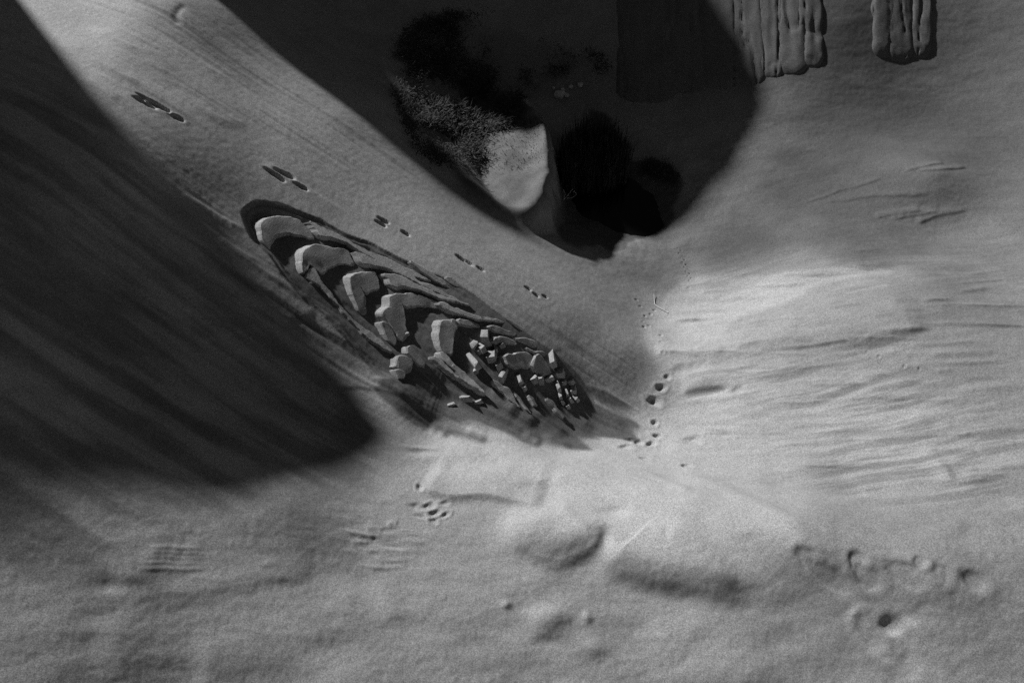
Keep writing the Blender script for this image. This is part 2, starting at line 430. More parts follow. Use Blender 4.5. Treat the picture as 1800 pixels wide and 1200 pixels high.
# ---- the mound that stands up out of the shaded hollow, and the sump beside it
TERR = [(740,262),(790,205),(850,165),(900,158),(945,188),(968,235),(978,298),(966,352),(936,386),(892,394),(848,382),(806,350),(770,310)]
def terr_z(x, y):                                  # its top rises gently away from the sun
    return .28 + .20 * (6.9 - (x * SHX + y * SHY))
tp = []
for p in TERR:
    q = at_z(p[0], p[1], .4)
    for _ in range(4): q = at_z(p[0], p[1], float(terr_z(q[0], q[1])))
    tp.append(q[:2])
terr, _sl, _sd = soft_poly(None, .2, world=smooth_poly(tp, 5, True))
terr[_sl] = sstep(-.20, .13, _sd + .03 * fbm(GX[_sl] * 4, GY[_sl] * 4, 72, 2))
tz = terr_z(GX, GY) + .02 * fbm(GX * 2.5, GY * 2.5, 73, 3)
berm = np.zeros_like(Z)
berm[_sl] = (.17 + .25 * sstep(7.2, 8.0, WW[_sl])) * np.exp(-((_sd - .16) / .15) ** 2) * sstep(6.6, 5.7, TT[_sl])
Z = Z * (1 - terr) + np.maximum(tz, Z) * terr + berm
rr = 1 - terr
sump = on_base(1082, 352)
Z += .035 * fbm(GX * 2.2, GY * 2.2, 77, 4) * np.exp(-(((GX - sump[0]) / 1.6) ** 2 + ((GY - sump[1]) / 1.4) ** 2))
Z -= .22 * np.exp(-(((GX - sump[0]) / .95) ** 2 + ((GY - sump[1]) / .75) ** 2) ** 1.5)

# ---- the scooped pit with the slabs
RIM = [(424,374),(430,362),(445,354),(467,353),(496,359),(525,369),(563,385),(604,407),(642,422),(680,440),(721,460),(750,476),(788,490),(812,503),(842,523),(876,550),(915,576),(950,602),(985,626),(1020,660),(1045,700),(1040,735),(1000,745),(940,745),(860,735),(790,722),(730,700),(690,676),(654,651),(622,613),(598,587),(569,558),(540,534),(517,508),(496,482),(467,444),(444,423),(429,394)]
PRE = Z.copy()
pitM, psl, psd = soft_poly(RIM, .02)
ax0, ax1 = on_base(430, 370)[:2], on_base(1040, 735)[:2]
axd = (ax1 - ax0); axl = np.hypot(*axd); axd /= axl
PA = ((GX - ax0[0]) * axd[0] + (GY - ax0[1]) * axd[1]) / axl
PITD = .085 * (1 - sstep(.04, .25, PA) * .35) * (1 - sstep(.62, .93, PA) * .85)
steps = psd * 0
sdw = psd + .014 * fbm(GX[psl] * 5, GY[psl] * 5, 81, 3)
for k in range(2):                                  # bedding ledges in the headwall
    steps += .5 * sstep(.0 + .06 * k, .035 + .06 * k, sdw)
soft = sstep(-.10, .42, psd)
mixw = sstep(.42, .66, PA[psl])
FLOOR = PRE - PITD
Z[psl] += -PITD[psl] * (steps * (1 - mixw) + soft * mixw)
# crumpled toe of the slide
toe, tsl, tsd = soft_poly([(660,665),(700,650),(800,640),(960,660),(1030,690),(1090,720),(1115,755),(1070,768),(1010,776),(940,774),(860,762),(800,748),(750,738),(700,712)], .12)
flame = fbm(WA * .9, WB * 4.5, 57, 3)
toe[tsl] = sstep(-.06, .10, tsd + .16 * flame[tsl] * sstep(.5, .0, np.abs(tsd)))
Z += toe * .018 * fbm(WA * .8, WB * 6, 53, 3)
TOE_LINE = [(690,712),(750,742),(800,752),(860,766),(940,778),(1010,782),(1080,776),(1130,765)]
scarp(TOE_LINE, -.11, .75, .22, (.2, .2))
for pts, am in (((866,668),(890,700),(918,722)), .04), (((900,688),(925,718),(950,742)), .04), (((940,700),(965,732),(1005,762)), .035), (((985,690),(1015,722),(1050,752)), .03), (((1030,690),(1065,722),(1105,750)), .03), (((790,690),(830,725),(870,755)), .025), (((745,690),(780,718),(815,745)), .02):
    scarp(list(pts)[::-1], am, .16, .05, (.3, .3))
for pts in (((752,742),(768,752),(790,762)), ((815,748),(832,760),(858,770)), ((918,752),(932,764),(955,776)), ((950,757),(975,770),(1010,780))):
    ridge(list(pts), .04, .07, (.35, .35))

# ---- sand tone from pale to dark: dampness, plus light and shade put into the colour
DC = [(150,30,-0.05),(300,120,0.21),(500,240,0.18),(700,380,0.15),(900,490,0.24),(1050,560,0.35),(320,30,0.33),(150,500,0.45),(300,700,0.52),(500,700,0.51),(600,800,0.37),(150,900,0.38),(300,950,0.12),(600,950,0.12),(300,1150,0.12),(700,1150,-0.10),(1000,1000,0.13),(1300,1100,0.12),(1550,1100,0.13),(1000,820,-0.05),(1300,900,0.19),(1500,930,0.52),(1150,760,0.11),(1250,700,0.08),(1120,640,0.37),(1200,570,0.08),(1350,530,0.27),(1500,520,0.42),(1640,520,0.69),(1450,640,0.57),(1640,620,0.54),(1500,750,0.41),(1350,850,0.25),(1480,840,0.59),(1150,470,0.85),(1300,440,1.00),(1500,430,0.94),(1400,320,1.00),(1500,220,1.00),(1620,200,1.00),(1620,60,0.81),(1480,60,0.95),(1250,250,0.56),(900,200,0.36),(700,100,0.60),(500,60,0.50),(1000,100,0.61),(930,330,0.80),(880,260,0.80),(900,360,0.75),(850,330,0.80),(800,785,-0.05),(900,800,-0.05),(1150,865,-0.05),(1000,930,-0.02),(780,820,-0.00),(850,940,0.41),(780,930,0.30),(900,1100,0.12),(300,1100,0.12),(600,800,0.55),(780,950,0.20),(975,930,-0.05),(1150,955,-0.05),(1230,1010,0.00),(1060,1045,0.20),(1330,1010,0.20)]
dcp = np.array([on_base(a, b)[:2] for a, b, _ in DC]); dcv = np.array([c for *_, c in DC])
def damp_shade_f(x, y):
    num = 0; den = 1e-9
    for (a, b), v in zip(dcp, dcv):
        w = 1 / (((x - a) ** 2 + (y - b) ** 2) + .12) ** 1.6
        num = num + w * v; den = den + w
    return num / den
DAMP_SHADE = coarse_eval(damp_shade_f, RI, CI)
DAMP_SHADE += .05 * fbm(GX * 1.2, GY * 2.8, 66, 4) * sstep(14, 11, GY)
strk = fbm(GX * 1.1 + .2 * GY, GY * 13 - GX * 1.5 + .45 * vnoise(GX * 1.3, GY * 1.3, 12), 67, 4, .65)
strk = np.tanh(2.2 * strk)
rgt, _, _ = soft_poly([(1130,600),(1212,480),(1650,440),(1800,440),(1800,860),(1600,880),(1350,860),(1200,760)], .35)
DAMP_SHADE += rgt * .15 * strk * (.3 + sstep(-.3, .6, fbm(GX * .7, GY * 1.1, 68, 2)))
DAMP_SHADE += .35 * SPUR_STREAK
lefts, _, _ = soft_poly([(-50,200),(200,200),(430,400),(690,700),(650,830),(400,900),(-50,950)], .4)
DAMP_SHADE += lefts * (.30 * np.tanh(1.6 * fbm(WA * .6, WB * 5, 207, 4, .6)))  # tone streaks stand in for relief shading inside the left shadow
DAMP_SHADE[psl] = np.where(psd > 0, np.maximum(DAMP_SHADE[psl], .85), DAMP_SHADE[psl])
DAMP_SHADE = np.maximum(DAMP_SHADE, toe * .92)
soil, _, _ = soft_poly([(690,120),(740,40),(860,20),(1000,70),(1060,110),(1000,150),(950,180),(880,190),(840,230),(780,260),(720,230)], .35)
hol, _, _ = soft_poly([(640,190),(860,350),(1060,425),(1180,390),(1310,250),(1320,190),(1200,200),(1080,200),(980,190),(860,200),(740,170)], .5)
DAMP_SHADE = DAMP_SHADE * (1 - .45 * hol) + hol * .12 * fbm(GX * 3, GY * 3, 209, 4)  # paler tone painted in to lift the shaded hollow
DAMP_SHADE = np.maximum(DAMP_SHADE, soil * .75)
DAMP_SHADE = np.maximum(DAMP_SHADE, terr * (.86 + .08 * fbm(GX * 3, GY * 5, 211, 3)))  # darker tone painted on the mound to dim its sunlight
wet, wsl, wsd = soft_poly([(985,300),(1010,220),(1060,190),(1095,250),(1145,285),(1195,310),(1185,370),(1155,415),(1080,440),(1010,432),(970,390)], .14)
wet[wsl] = sstep(-.12, .10, wsd + .10 * fbm(GX[wsl] * 2.5, GY[wsl] * 2.5, 78, 4))
DAMP_SHADE = np.maximum(DAMP_SHADE, wet * 1.0)
thrown, _, _ = soft_poly([(1498,1084),(1512,1068),(1550,1066),(1600,1085),(1640,1125),(1668,1180),(1650,1205),(1600,1200),(1545,1165),(1508,1125)], .06)
DAMP_SHADE -= thrown * .22 * (1 - .6 * np.exp(-(((GX - on_base(1590,1130)[0]) / .14) ** 2 + ((GY - on_base(1590,1130)[1]) / .3) ** 2)))
wedge, _, _ = soft_poly([(1128,600),(1160,535),(1212,490),(1330,488),(1550,470),(1560,480),(1440,500),(1380,535),(1300,560),(1250,600),(1180,625)], .06)
DAMP_SHADE -= wedge * .30
GZ = sampler(Z); FZ = sampler(FLOOR)

# ------------------------------------------------------------------ materials
def mat(name):
    m = bpy.data.materials.new(name)
    m.use_nodes = True
    nt = m.node_tree
    return m, nt.nodes, nt.links, nt.nodes['Principled BSDF']

def sand_material(name, dry, wet, use_attr=True, grain=1.0):
    m, N, L, b = mat(name)
    b.inputs['Roughness'].default_value = 0.95
    b.inputs['Specular IOR Level'].default_value = 0.1
    tc = N.new('ShaderNodeTexCoord')
    n1 = N.new('ShaderNodeTexNoise'); n1.inputs['Scale'].default_value = 190.0; n1.inputs['Detail'].default_value = 3.0
    n2 = N.new('ShaderNodeTexNoise'); n2.inputs['Scale'].default_value = 2.2; n2.inputs['Detail'].default_value = 6.0; n2.inputs['Roughness'].default_value = .65
    L.new(tc.outputs['Object'], n1.inputs['Vector']); L.new(tc.outputs['Object'], n2.inputs['Vector'])
    mix = N.new('ShaderNodeMix'); mix.data_type = 'RGBA'
    mix.inputs[6].default_value = (dry, dry, dry, 1); mix.inputs[7].default_value = (wet, wet, wet, 1)
    if use_attr:
        at = N.new('ShaderNodeAttribute'); at.attribute_name = 'damp_shade'
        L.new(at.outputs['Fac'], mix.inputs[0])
    else:
        mix.inputs[0].default_value = 0.0
    # patchy tone and single dark and pale grains
    r2 = N.new('ShaderNodeMapRange'); r2.inputs['From Min'].default_value = .3; r2.inputs['From Max'].default_value = .7
    r2.inputs['To Min'].default_value = .86; r2.inputs['To Max'].default_value = 1.1
    L.new(n2.outputs['Fac'], r2.inputs['Value'])
    r1 = N.new('ShaderNodeMapRange'); r1.inputs['From Min'].default_value = .32; r1.inputs['From Max'].default_value = .68
    r1.inputs['To Min'].default_value = .62; r1.inputs['To Max'].default_value = 1.34
    L.new(n1.outputs['Fac'], r1.inputs['Value'])
    n3 = N.new('ShaderNodeTexNoise'); n3.inputs['Scale'].default_value = 75.0; n3.inputs['Detail'].default_value = 2.0
    L.new(tc.outputs['Object'], n3.inputs['Vector'])
    r3 = N.new('ShaderNodeMapRange'); r3.inputs['From Min'].default_value = .35; r3.inputs['From Max'].default_value = .65
    r3.inputs['To Min'].default_value = .74; r3.inputs['To Max'].default_value = 1.26
    L.new(n3.outputs['Fac'], r3.inputs['Value'])
    m3 = N.new('ShaderNodeMath'); m3.operation = 'MULTIPLY'
    L.new(r3.outputs[0], m3.inputs[0]); L.new(r2.outputs[0], m3.inputs[1])
    mu = N.new('ShaderNodeMath'); mu.operation = 'MULTIPLY'
    L.new(m3.outputs[0], mu.inputs[0]); L.new(r1.outputs[0], mu.inputs[1])
    vm = N.new('ShaderNodeVectorMath'); vm.operation = 'SCALE'
    L.new(mix.outputs[2], vm.inputs[0]); L.new(mu.outputs[0], vm.inputs['Scale'])
    L.new(vm.outputs[0], b.inputs['Base Color'])
    bp = N.new('ShaderNodeBump'); bp.inputs['Strength'].default_value = 0.35 * grain; bp.inputs['Distance'].default_value = 0.004
    L.new(n1.outputs['Fac'], bp.inputs['Height']); L.new(bp.outputs[0], b.inputs['Normal'])
    return m
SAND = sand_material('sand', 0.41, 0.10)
CRUST = sand_material('damp_sand_crust', 0.33, 0.33, False)
def roughen(m):
    N, L = m.node_tree.nodes, m.node_tree.links
    b = N['Principled BSDF']
    old = [n_ for n_ in N if n_.type == 'BUMP'][0]
    tc = N.new('ShaderNodeTexCoord'); mp = N.new('ShaderNodeMapping'); mp.inputs['Scale'].default_value = (3, 3, 60)
    L.new(tc.outputs['Object'], mp.inputs['Vector'])
    a = N.new('ShaderNodeTexNoise'); a.inputs['Scale'].default_value = 3.0; a.inputs['Detail'].default_value = 5
    L.new(mp.outputs[0], a.inputs['Vector'])
    c = N.new('ShaderNodeTexNoise'); c.inputs['Scale'].default_value = 26.0; c.inputs['Detail'].default_value = 6; c.inputs['Roughness'].default_value = .7
    L.new(tc.outputs['Object'], c.inputs['Vector'])
    ad = N.new('ShaderNodeMath'); ad.operation = 'ADD'; L.new(a.outputs['Fac'], ad.inputs[0]); L.new(c.outputs['Fac'], ad.inputs[1])
    bp = N.new('ShaderNodeBump'); bp.inputs['Strength'].default_value = .16; bp.inputs['Distance'].default_value = .010
    L.new(ad.outputs[0], bp.inputs['Height']); L.new(old.outputs[0], bp.inputs['Normal']); L.new(bp.outputs[0], b.inputs['Normal'])
roughen(CRUST)

# ------------------------------------------------------------------ sand sheet mesh
def sheet(name, X, Y, Zg, material, damp_shade):
    r, c = X.shape
    me = bpy.data.meshes.new(name)
    me.vertices.add(r * c)
    co = np.stack([X, Y, Zg], -1).astype(np.float32).ravel()
    me.vertices.foreach_set('co', co)
    idx = np.arange(r * c).reshape(r, c)
    q = np.stack([idx[:-1, :-1], idx[:-1, 1:], idx[1:, 1:], idx[1:, :-1]], -1).reshape(-1, 4)
    me.loops.add(q.size); me.polygons.add(len(q))
    me.loops.foreach_set('vertex_index', q.ravel().astype(np.int32))
    me.polygons.foreach_set('loop_start', np.arange(0, q.size, 4, dtype=np.int32))
    me.polygons.foreach_set('use_smooth', np.ones(len(q), dtype=bool))
    me.update(calc_edges=True)
    at = me.attributes.new('damp_shade', 'FLOAT', 'POINT')
    at.data.foreach_set('value', damp_shade.astype(np.float32).ravel())
    me.materials.append(material)
    o = bpy.data.objects.new(name, me)
    COL.objects.link(o)
    return o
ground = sheet('sand_ground', GX, GY, Z, SAND, np.clip(DAMP_SHADE, 0, 1))
ground['kind'] = 'structure'
ground['label'] = 'pale dune sand sheet falling into a hollow, with footprints and wind streaks'

# ------------------------------------------------------------------ things
def link(name, me, material, label=None, cat=None, group=None, kind=None, parent=None):
    if material is not None and not me.materials:
        me.materials.append(material)
    o = bpy.data.objects.new(name, me)
    COL.objects.link(o)
    if label: o['label'] = label
    if cat: o['category'] = cat
    if group: o['group'] = group
    if kind: o['kind'] = kind
    elif cat: o['kind'] = 'thing'
    if parent: o.parent = parent
    return o

def on_ground(px, py):
    return march(px, py, GZ)

def mesh_from(verts, faces, name, smooth=True, sharp=None):
    me = bpy.data.meshes.new(name)
    me.from_pydata([tuple(map(float, v)) for v in verts], [], [tuple(int(i) for i in f) for f in faces])
    me.validate()
    if smooth:
        me.polygons.foreach_set('use_smooth', [True] * len(me.polygons))
        if sharp: me.set_sharp_from_angle(angle=R(sharp))
    me.update()
    return me

def poly_area(P):
    x, y = P[:, 0], P[:, 1]
    return .5 * np.sum(x * np.roll(y, -1) - np.roll(x, -1) * y)

def resample(P, step):
    Q = np.vstack([P, P[:1]])
    L = np.concatenate([[0], np.cumsum(np.hypot(*np.diff(Q, axis=0).T))])
    m = max(8, int(L[-1] / step))
    t = np.linspace(0, L[-1], m, endpoint=False)
    return np.stack([np.interp(t, L, Q[:, 0]), np.interp(t, L, Q[:, 1])], 1)

def offset_poly(P, d):                              # positive d moves inwards (counter-clockwise outline)
    a = np.roll(P, 1, 0); b = np.roll(P, -1, 0)
    t = b - a; t /= np.maximum(np.hypot(t[:, 0], t[:, 1])[:, None], 1e-9)
    nrm = np.stack([-t[:, 1], t[:, 0]], 1)
    return P + nrm * (np.asarray(d)[:, None] if np.ndim(d) else d)

BATTER_DIR = np.array([-.97, .24])                  # the up-slope faces of the slabs are battered, the others break off sheer
PZ = sampler(PRE)
def slab(name, outline, h, label, cat='sand slab', group=None, lean=1.0, sm=3, tilt=(-.12, .10), step=.022, off=.0):
    top = lambda x, y: np.maximum(FZ(x, y) + h, PZ(x, y) - off)
    P = np.array([march(a, b, top)[:2] for a, b in outline])
    P = smooth_poly(P, sm, True)
    if poly_area(P) < 0: P = P[::-1]
    P = resample(P, step)
    P = offset_poly(P, .007 * fbm(P[:, 0] * 11, P[:, 1] * 11, 5, 4, .7))
    m = len(P)
    c = P.mean(0)
    h = max(h, float(top(*c) - FZ(*c)))
    def zt(Q): return top(Q[:, 0], Q[:, 1]) + (Q[:, 0] - c[0]) * tilt[0] + (Q[:, 1] - c[1]) * tilt[1]
    tn = np.roll(P, -2, 0) - np.roll(P, 2, 0); tn /= np.maximum(np.hypot(tn[:, 0], tn[:, 1])[:, None], 1e-9)
    face = sstep(-.1, .8, tn[:, 1] * BATTER_DIR[0] - tn[:, 0] * BATTER_DIR[1])
    for _ in range(3): face = (np.roll(face, 1) + face * 2 + np.roll(face, -1)) / 4
    rings = []
    nl = 5
    for k in range(nl):                              # side: from below the floor up to the shoulder, in thin beds
        f = 1 - k / (nl - 1)
        dz = (h * 1.2 + .03) * f + .006
        bed = .007 * vnoise(P[:, 0] * 9 + k * 7.7, P[:, 1] * 9 + k * 3.1, 20 + k) + (.004 if k % 2 else -.002)
        Q = offset_poly(P, bed) + BATTER_DIR * (2.0 * lean * dz * face)[:, None] + np.array([-.10, .05]) * dz
        rings.append(np.column_stack([Q, zt(P) - dz]))
    S1 = offset_poly(P, .005)
    rings.append(np.column_stack([S1, zt(S1)]))
    verts = np.vstack(rings)
    faces = []
    for k in range(len(rings) - 1):
        for i in range(m):
            j = (i + 1) % m
            faces.append((k * m + i, k * m + j, (k + 1) * m + j, (k + 1) * m + i))
    # top, filled with interior points so that it keeps the roll of the ground
    base_i = (len(rings) - 1) * m
    inner = []
    lo, hi = S1.min(0), S1.max(0)
    for gx in np.arange(lo[0], hi[0], .05):
        for gy in np.arange(lo[1], hi[1], .05):
            q = (gx + random.uniform(-.01, .01), gy + random.uniform(-.01, .01))
            if np.hypot(S1[:, 0] - q[0], S1[:, 1] - q[1]).min() > .022:
                ins = False
                for i in range(m):
                    (x0, y0), (x1, y1) = S1[i], S1[(i + 1) % m]
                    if (y0 > q[1]) != (y1 > q[1]) and q[0] < (x1 - x0) * (q[1] - y0) / (y1 - y0) + x0: ins = not ins
                if ins: inner.append(q)
    v2 = [Vector(p) for p in S1] + [Vector(p) for p in inner]
    ov, oe, of, orig, _, _ = geometry.delaunay_2d_cdt(v2, [(i, (i + 1) % m) for i in range(m)], [], 1, 1e-5)
    remap = []; extra = []
    for vi, v in enumerate(ov):
        src = [s_ for s_ in orig[vi] if s_ < m]
        if src: remap.append(base_i + src[0])
        else:
            remap.append(len(verts) + len(extra))
            q = np.array([[v.x, v.y]])
            extra.append((v.x, v.y, float(zt(q)[0] + .006 * fbm(q[:, 0] * 8, q[:, 1] * 8, 9, 3)[0])))
    if extra: verts = np.vstack([verts, np.array(extra)])
    faces += [tuple(remap[i] for i in f) for f in of]
    me = mesh_from(verts, faces, name, True, 14)
    return link(name, me, CRUST, label, cat, group)

G_ARCH = 'slabs of cracked sand crust in the pit'
G_TAIL = 'thin crust ridges trailing down the pit'
G_RUB = 'broken crust blocks at the foot of the pit'
slab('sand_slab', [(462,421),(460,402),(464,391),(476,384.5),(495,382),(513,383),(528,387),(541,401),(552,416),(540,415),(528,411.5),(511,408.5),(494,410.5),(483,415),(477,423),(474,436),(468,432)], .036,
     'curved sand slab nearest the head of the pit, uppermost of the arches', group=G_ARCH)
slab('sand_slab', [(545,391.5),(554,394),(565,399),(587,408.5),(616,424),(648,440),(680,452),(709,466),(735,478),(758,491),(735,486),(706,474),(677,464),(654,452.5),(627,438),(604,425),(581,418),(566,417),(557,404)], .080,
     'long narrow sand slab running down from the crack beside the uppermost arch', group=G_ARCH, tilt=(-.03, .02))
slab('sand_slab', [(722,461),(740,470),(768,485),(788,495),(806,506),(790,505),(765,493),(740,479)], .025, 'short dark sliver of crust tucked under the upper rim of the pit', group=G_TAIL)
slab('sand_slab', [(784,488),(798,490),(812,502),(803,504),(792,498)], .022, 'small pale lip of crust at the upper rim of the pit', group=G_TAIL)
slab('sand_slab', [(532,480),(531,458),(534,445),(542,437.5),(557,432.5),(587,436),(609,438),(616,450),(622,462),(604,462),(587,465),(573,471.5),(566,480),(556,474),(546,466),(541,474)], .039,
     'broad humped sand slab, second arch from the head of the pit', group=G_ARCH)
slab('sand_slab', [(626,443.5),(648,452),(680,465),(709,475),(738,493),(768,504),(800,523),(826,534),(800,528),(765,511),(735,498),(706,482),(680,472),(655,467),(639,464.5),(633,453)], .080,
     'long thin sand slab trailing right from the crack in the second arch', group=G_ARCH, tilt=(-.03, .02))
slab('sand_fin', [(538,484),(549,468),(560,481),(568,497),(582,515),(600,538),(622,560),(645,578),(668,596),(690,616),(680,616),(664,606),(645,592),(625,572),(604,549),(586,527),(566,505),(550,493)], .042,
     'long sharp fin of sand along the lower left side of the pit', 'sand fin', lean=.45, tilt=(0, 0))
slab('sand_slab', [(616,495),(619,487.5),(633,481),(654,478),(661,481),(668,503),(652,508),(643,514.5),(634,504),(641,518),(642,548),(632,545),(623,525),(617,509)], .039,
     'thick hooked sand slab with a bright left face, third arch from the head', group=G_ARCH, sm=3)
slab('sand_slab', [(675,481.5),(692,483),(715,490),(750,506),(779,519),(803,527),(779,525),(750,515),(735,509),(709,503.5),(690,502.5),(683,492)], .080,
     'curved sand slab right of the crack in the third arch', group=G_ARCH, tilt=(-.03, .02))
slab('sand_slab', [(672,553),(684,540),(686,526),(693,520.5),(715,517),(738,518),(769,528.5),(773,538),(735,535.5),(716,540),(706,534),(712,548),(714,575),(715,588),(705,598),(696,588),(684,566)], .039,
     'pale edged sand slab shaped like a bent arm, fourth arch from the head', group=G_ARCH, sm=3)
slab('sand_slab', [(776,532),(813,545),(846,557),(870,562),(842,561),(810,553),(778,540)], .080, 'thin strip of crust right of the crack in the fourth arch', group=G_TAIL, tilt=(-.03, .02))
slab('sand_slab', [(670,566),(684,571),(697,592),(692,605),(682,595),(673,578)], .029, 'rough crumbling slab piece under the elbow of the fourth arch', group=G_RUB)
slab('sand_slab', [(716,612),(721,608),(747,636),(746,643),(738,640),(718,621)], .029, 'dark tilted plank of crust beside the large lower block', 'sand block', group=G_RUB, sm=1)
slab('sand_block', [(700,626),(712,624),(725,633),(722,654),(708,652),(694,645)], .036, 'large squared sand block at the lower end of the fin', 'sand block', group=G_RUB, sm=1)
slab('sand_block', [(695,652),(702,649),(712,655),(710,663),(700,665)], .022, 'small broken lump of sand under the large lower block', 'sand block', group=G_RUB, sm=1)
slab('sand_slab', [(773,574),(777,565.5),(793,561.5),(801,563),(806,572),(800,580),(797,592),(795,619),(785,618),(776,614),(771,592)], .036,
     'upright sand slab with a tall bright left edge, last of the arches', group=G_ARCH, sm=3)
slab('sand_ridge', [(775,619),(784,622),(802,640),(830,667),(854,690),(848,689),(820,669),(795,647),(778,630)], .022, 'long low ridge of crust trailing from the last arch', 'sand ridge', group=G_TAIL, tilt=(0, 0))
slab('sand_ridge', [(763,626),(775,631),(806,661),(801,662),(780,645),(766,633)], .022, 'shorter low ridge left of the trailing ridge under the last arch', 'sand ridge', group=G_TAIL, tilt=(0, 0))
slab('sand_slab', [(806,562),(824,563.5),(842,568),(842,573),(826,571),(811,571)], .022, 'small strip of crust just right of the last arch', group=G_TAIL)
slab('sand_slab', [(859,574),(875,575),(907,584),(903,588),(870,583)], .022, 'thin bright edged strip above the rubble', group=G_TAIL)
slab('sand_slab', [(866,599),(881,591),(907,599),(905,606),(882,600),(872,604)], .022, 'notched strip of crust right of the tallest rubble block', group=G_TAIL)
slab('sand_slab', [(906,596),(927,595.5),(949,603),(945,610),(920,604)], .022, 'thin curved strip of crust near the right edge of the pit', group=G_TAIL)
slab('sand_slab', [(892,562),(915,574),(938,590),(930,588),(906,574)], .022, 'narrow crust sliver along the upper right rim of the pit', group=G_TAIL)
slab('sand_slab', [(846,558),(876,561),(893,567),(876,566),(856,563)], .022, 'pale sliver of crust below the upper right rim', group=G_TAIL)
slab('sand_slab', [(887,628),(893,623),(904,623.5),(915,620),(928,619),(938,627),(934,634),(936,641),(927,648),(914,644),(904,647),(893,640)], .022, 'wide flat crust plate with a bright ragged upper edge', group=G_ARCH, sm=1)
slab('sand_slab', [(940,628),(947,622.5),(962,636),(970,654),(955,660),(940,653),(937,645),(942,636)], .022, 'flat crust plate right of the wide one', group=G_ARCH, sm=1)
slab('sand_slab', [(925,611),(938,617),(956,616),(958,624),(944,622),(930,618)], .022, 'small cracked plate above the wide flat one', group=G_TAIL)
slab('sand_wedge', [(867,669),(885,680),(898,684),(906,700),(914,714),(892,699)], .022, 'pointed wedge of crust below the rubble', 'sand wedge', group=G_TAIL, sm=1, lean=.3, off=.0)
slab('sand_wedge', [(903,690),(914,699),(934,725),(924,718)], .022, 'thin pointed wedge right of the larger wedge', 'sand wedge', group=G_TAIL, sm=1, lean=.3, off=.0)
slab('sand_wedge', [(929,694),(937,699),(946,713),(939,710)], .022, 'tiny bright wedge under the two square blocks', 'sand wedge', group=G_TAIL, sm=1, lean=.3, off=.0)
slab('sand_wedge', [(962,700),(972,706),(992,732),(980,724)], .022, 'low wedge of crust under the lower right rubble', 'sand wedge', group=G_TAIL, sm=1, lean=.3, off=.0)

SUNV = Vector((SHX * CE, SHY * CE, SE))
def block(px, py, w, l, rot, h, label, tilt=.45, drop=.34):
    h = h * .9; w = w * 1.12; l = l * 1.12; rot = rot + random.uniform(-14, 14)
    p = on_ground(px, py)
    sc = math.hypot(p[0], p[1] ) * 0 + (CAM_H - p[2]) / -ray(px, py)[2] / FPX      # metres per photo pixel there
    a, b = w * sc * 1.05, l * sc * 1.25
    bm = bmesh.new()
    pts = []
    for ix in (-1, 1):
        for iy in (-1, 1):
            for iz in (-1, 1):
                k = random.uniform(.75, .97) if iz > 0 else 1.0
                bm.verts.new((ix * a / 2 * k * random.uniform(.75, 1.12), iy * b / 2 * k * random.uniform(.82, 1.1), iz * h / 2 * random.uniform(.65, 1.1)))
    for _ in range(5):
        bm.verts.new((random.uniform(-.6, .6) * a, random.uniform(-.55, .55) * b, random.uniform(-.3, .55) * h))
    bmesh.ops.convex_hull(bm, input=bm.verts)
    for v in [v for v in bm.verts if not v.link_faces]: bm.verts.remove(v)
    me = bpy.data.meshes.new('sand_block')
    bm.to_mesh(me); bm.free()
    o = link('sand_block', me, CRUST, label, 'sand block', G_RUB)
    up = (Vector((0, 0, 1)).lerp(SUNV, tilt * random.uniform(.5, 1.3)) + Vector((random.uniform(-.15, .15), random.uniform(-.15, .15), 0))).normalized()
    q = up.to_track_quat('Z', 'Y')
    o.rotation_mode = 'QUATERNION'
    o.rotation_quaternion = q @ Matrix.Rotation(R(rot) - q.to_euler().z, 3, 'Z').to_quaternion()
    o.location = (p[0], p[1], p[2] + h * (.5 - drop))
    return o
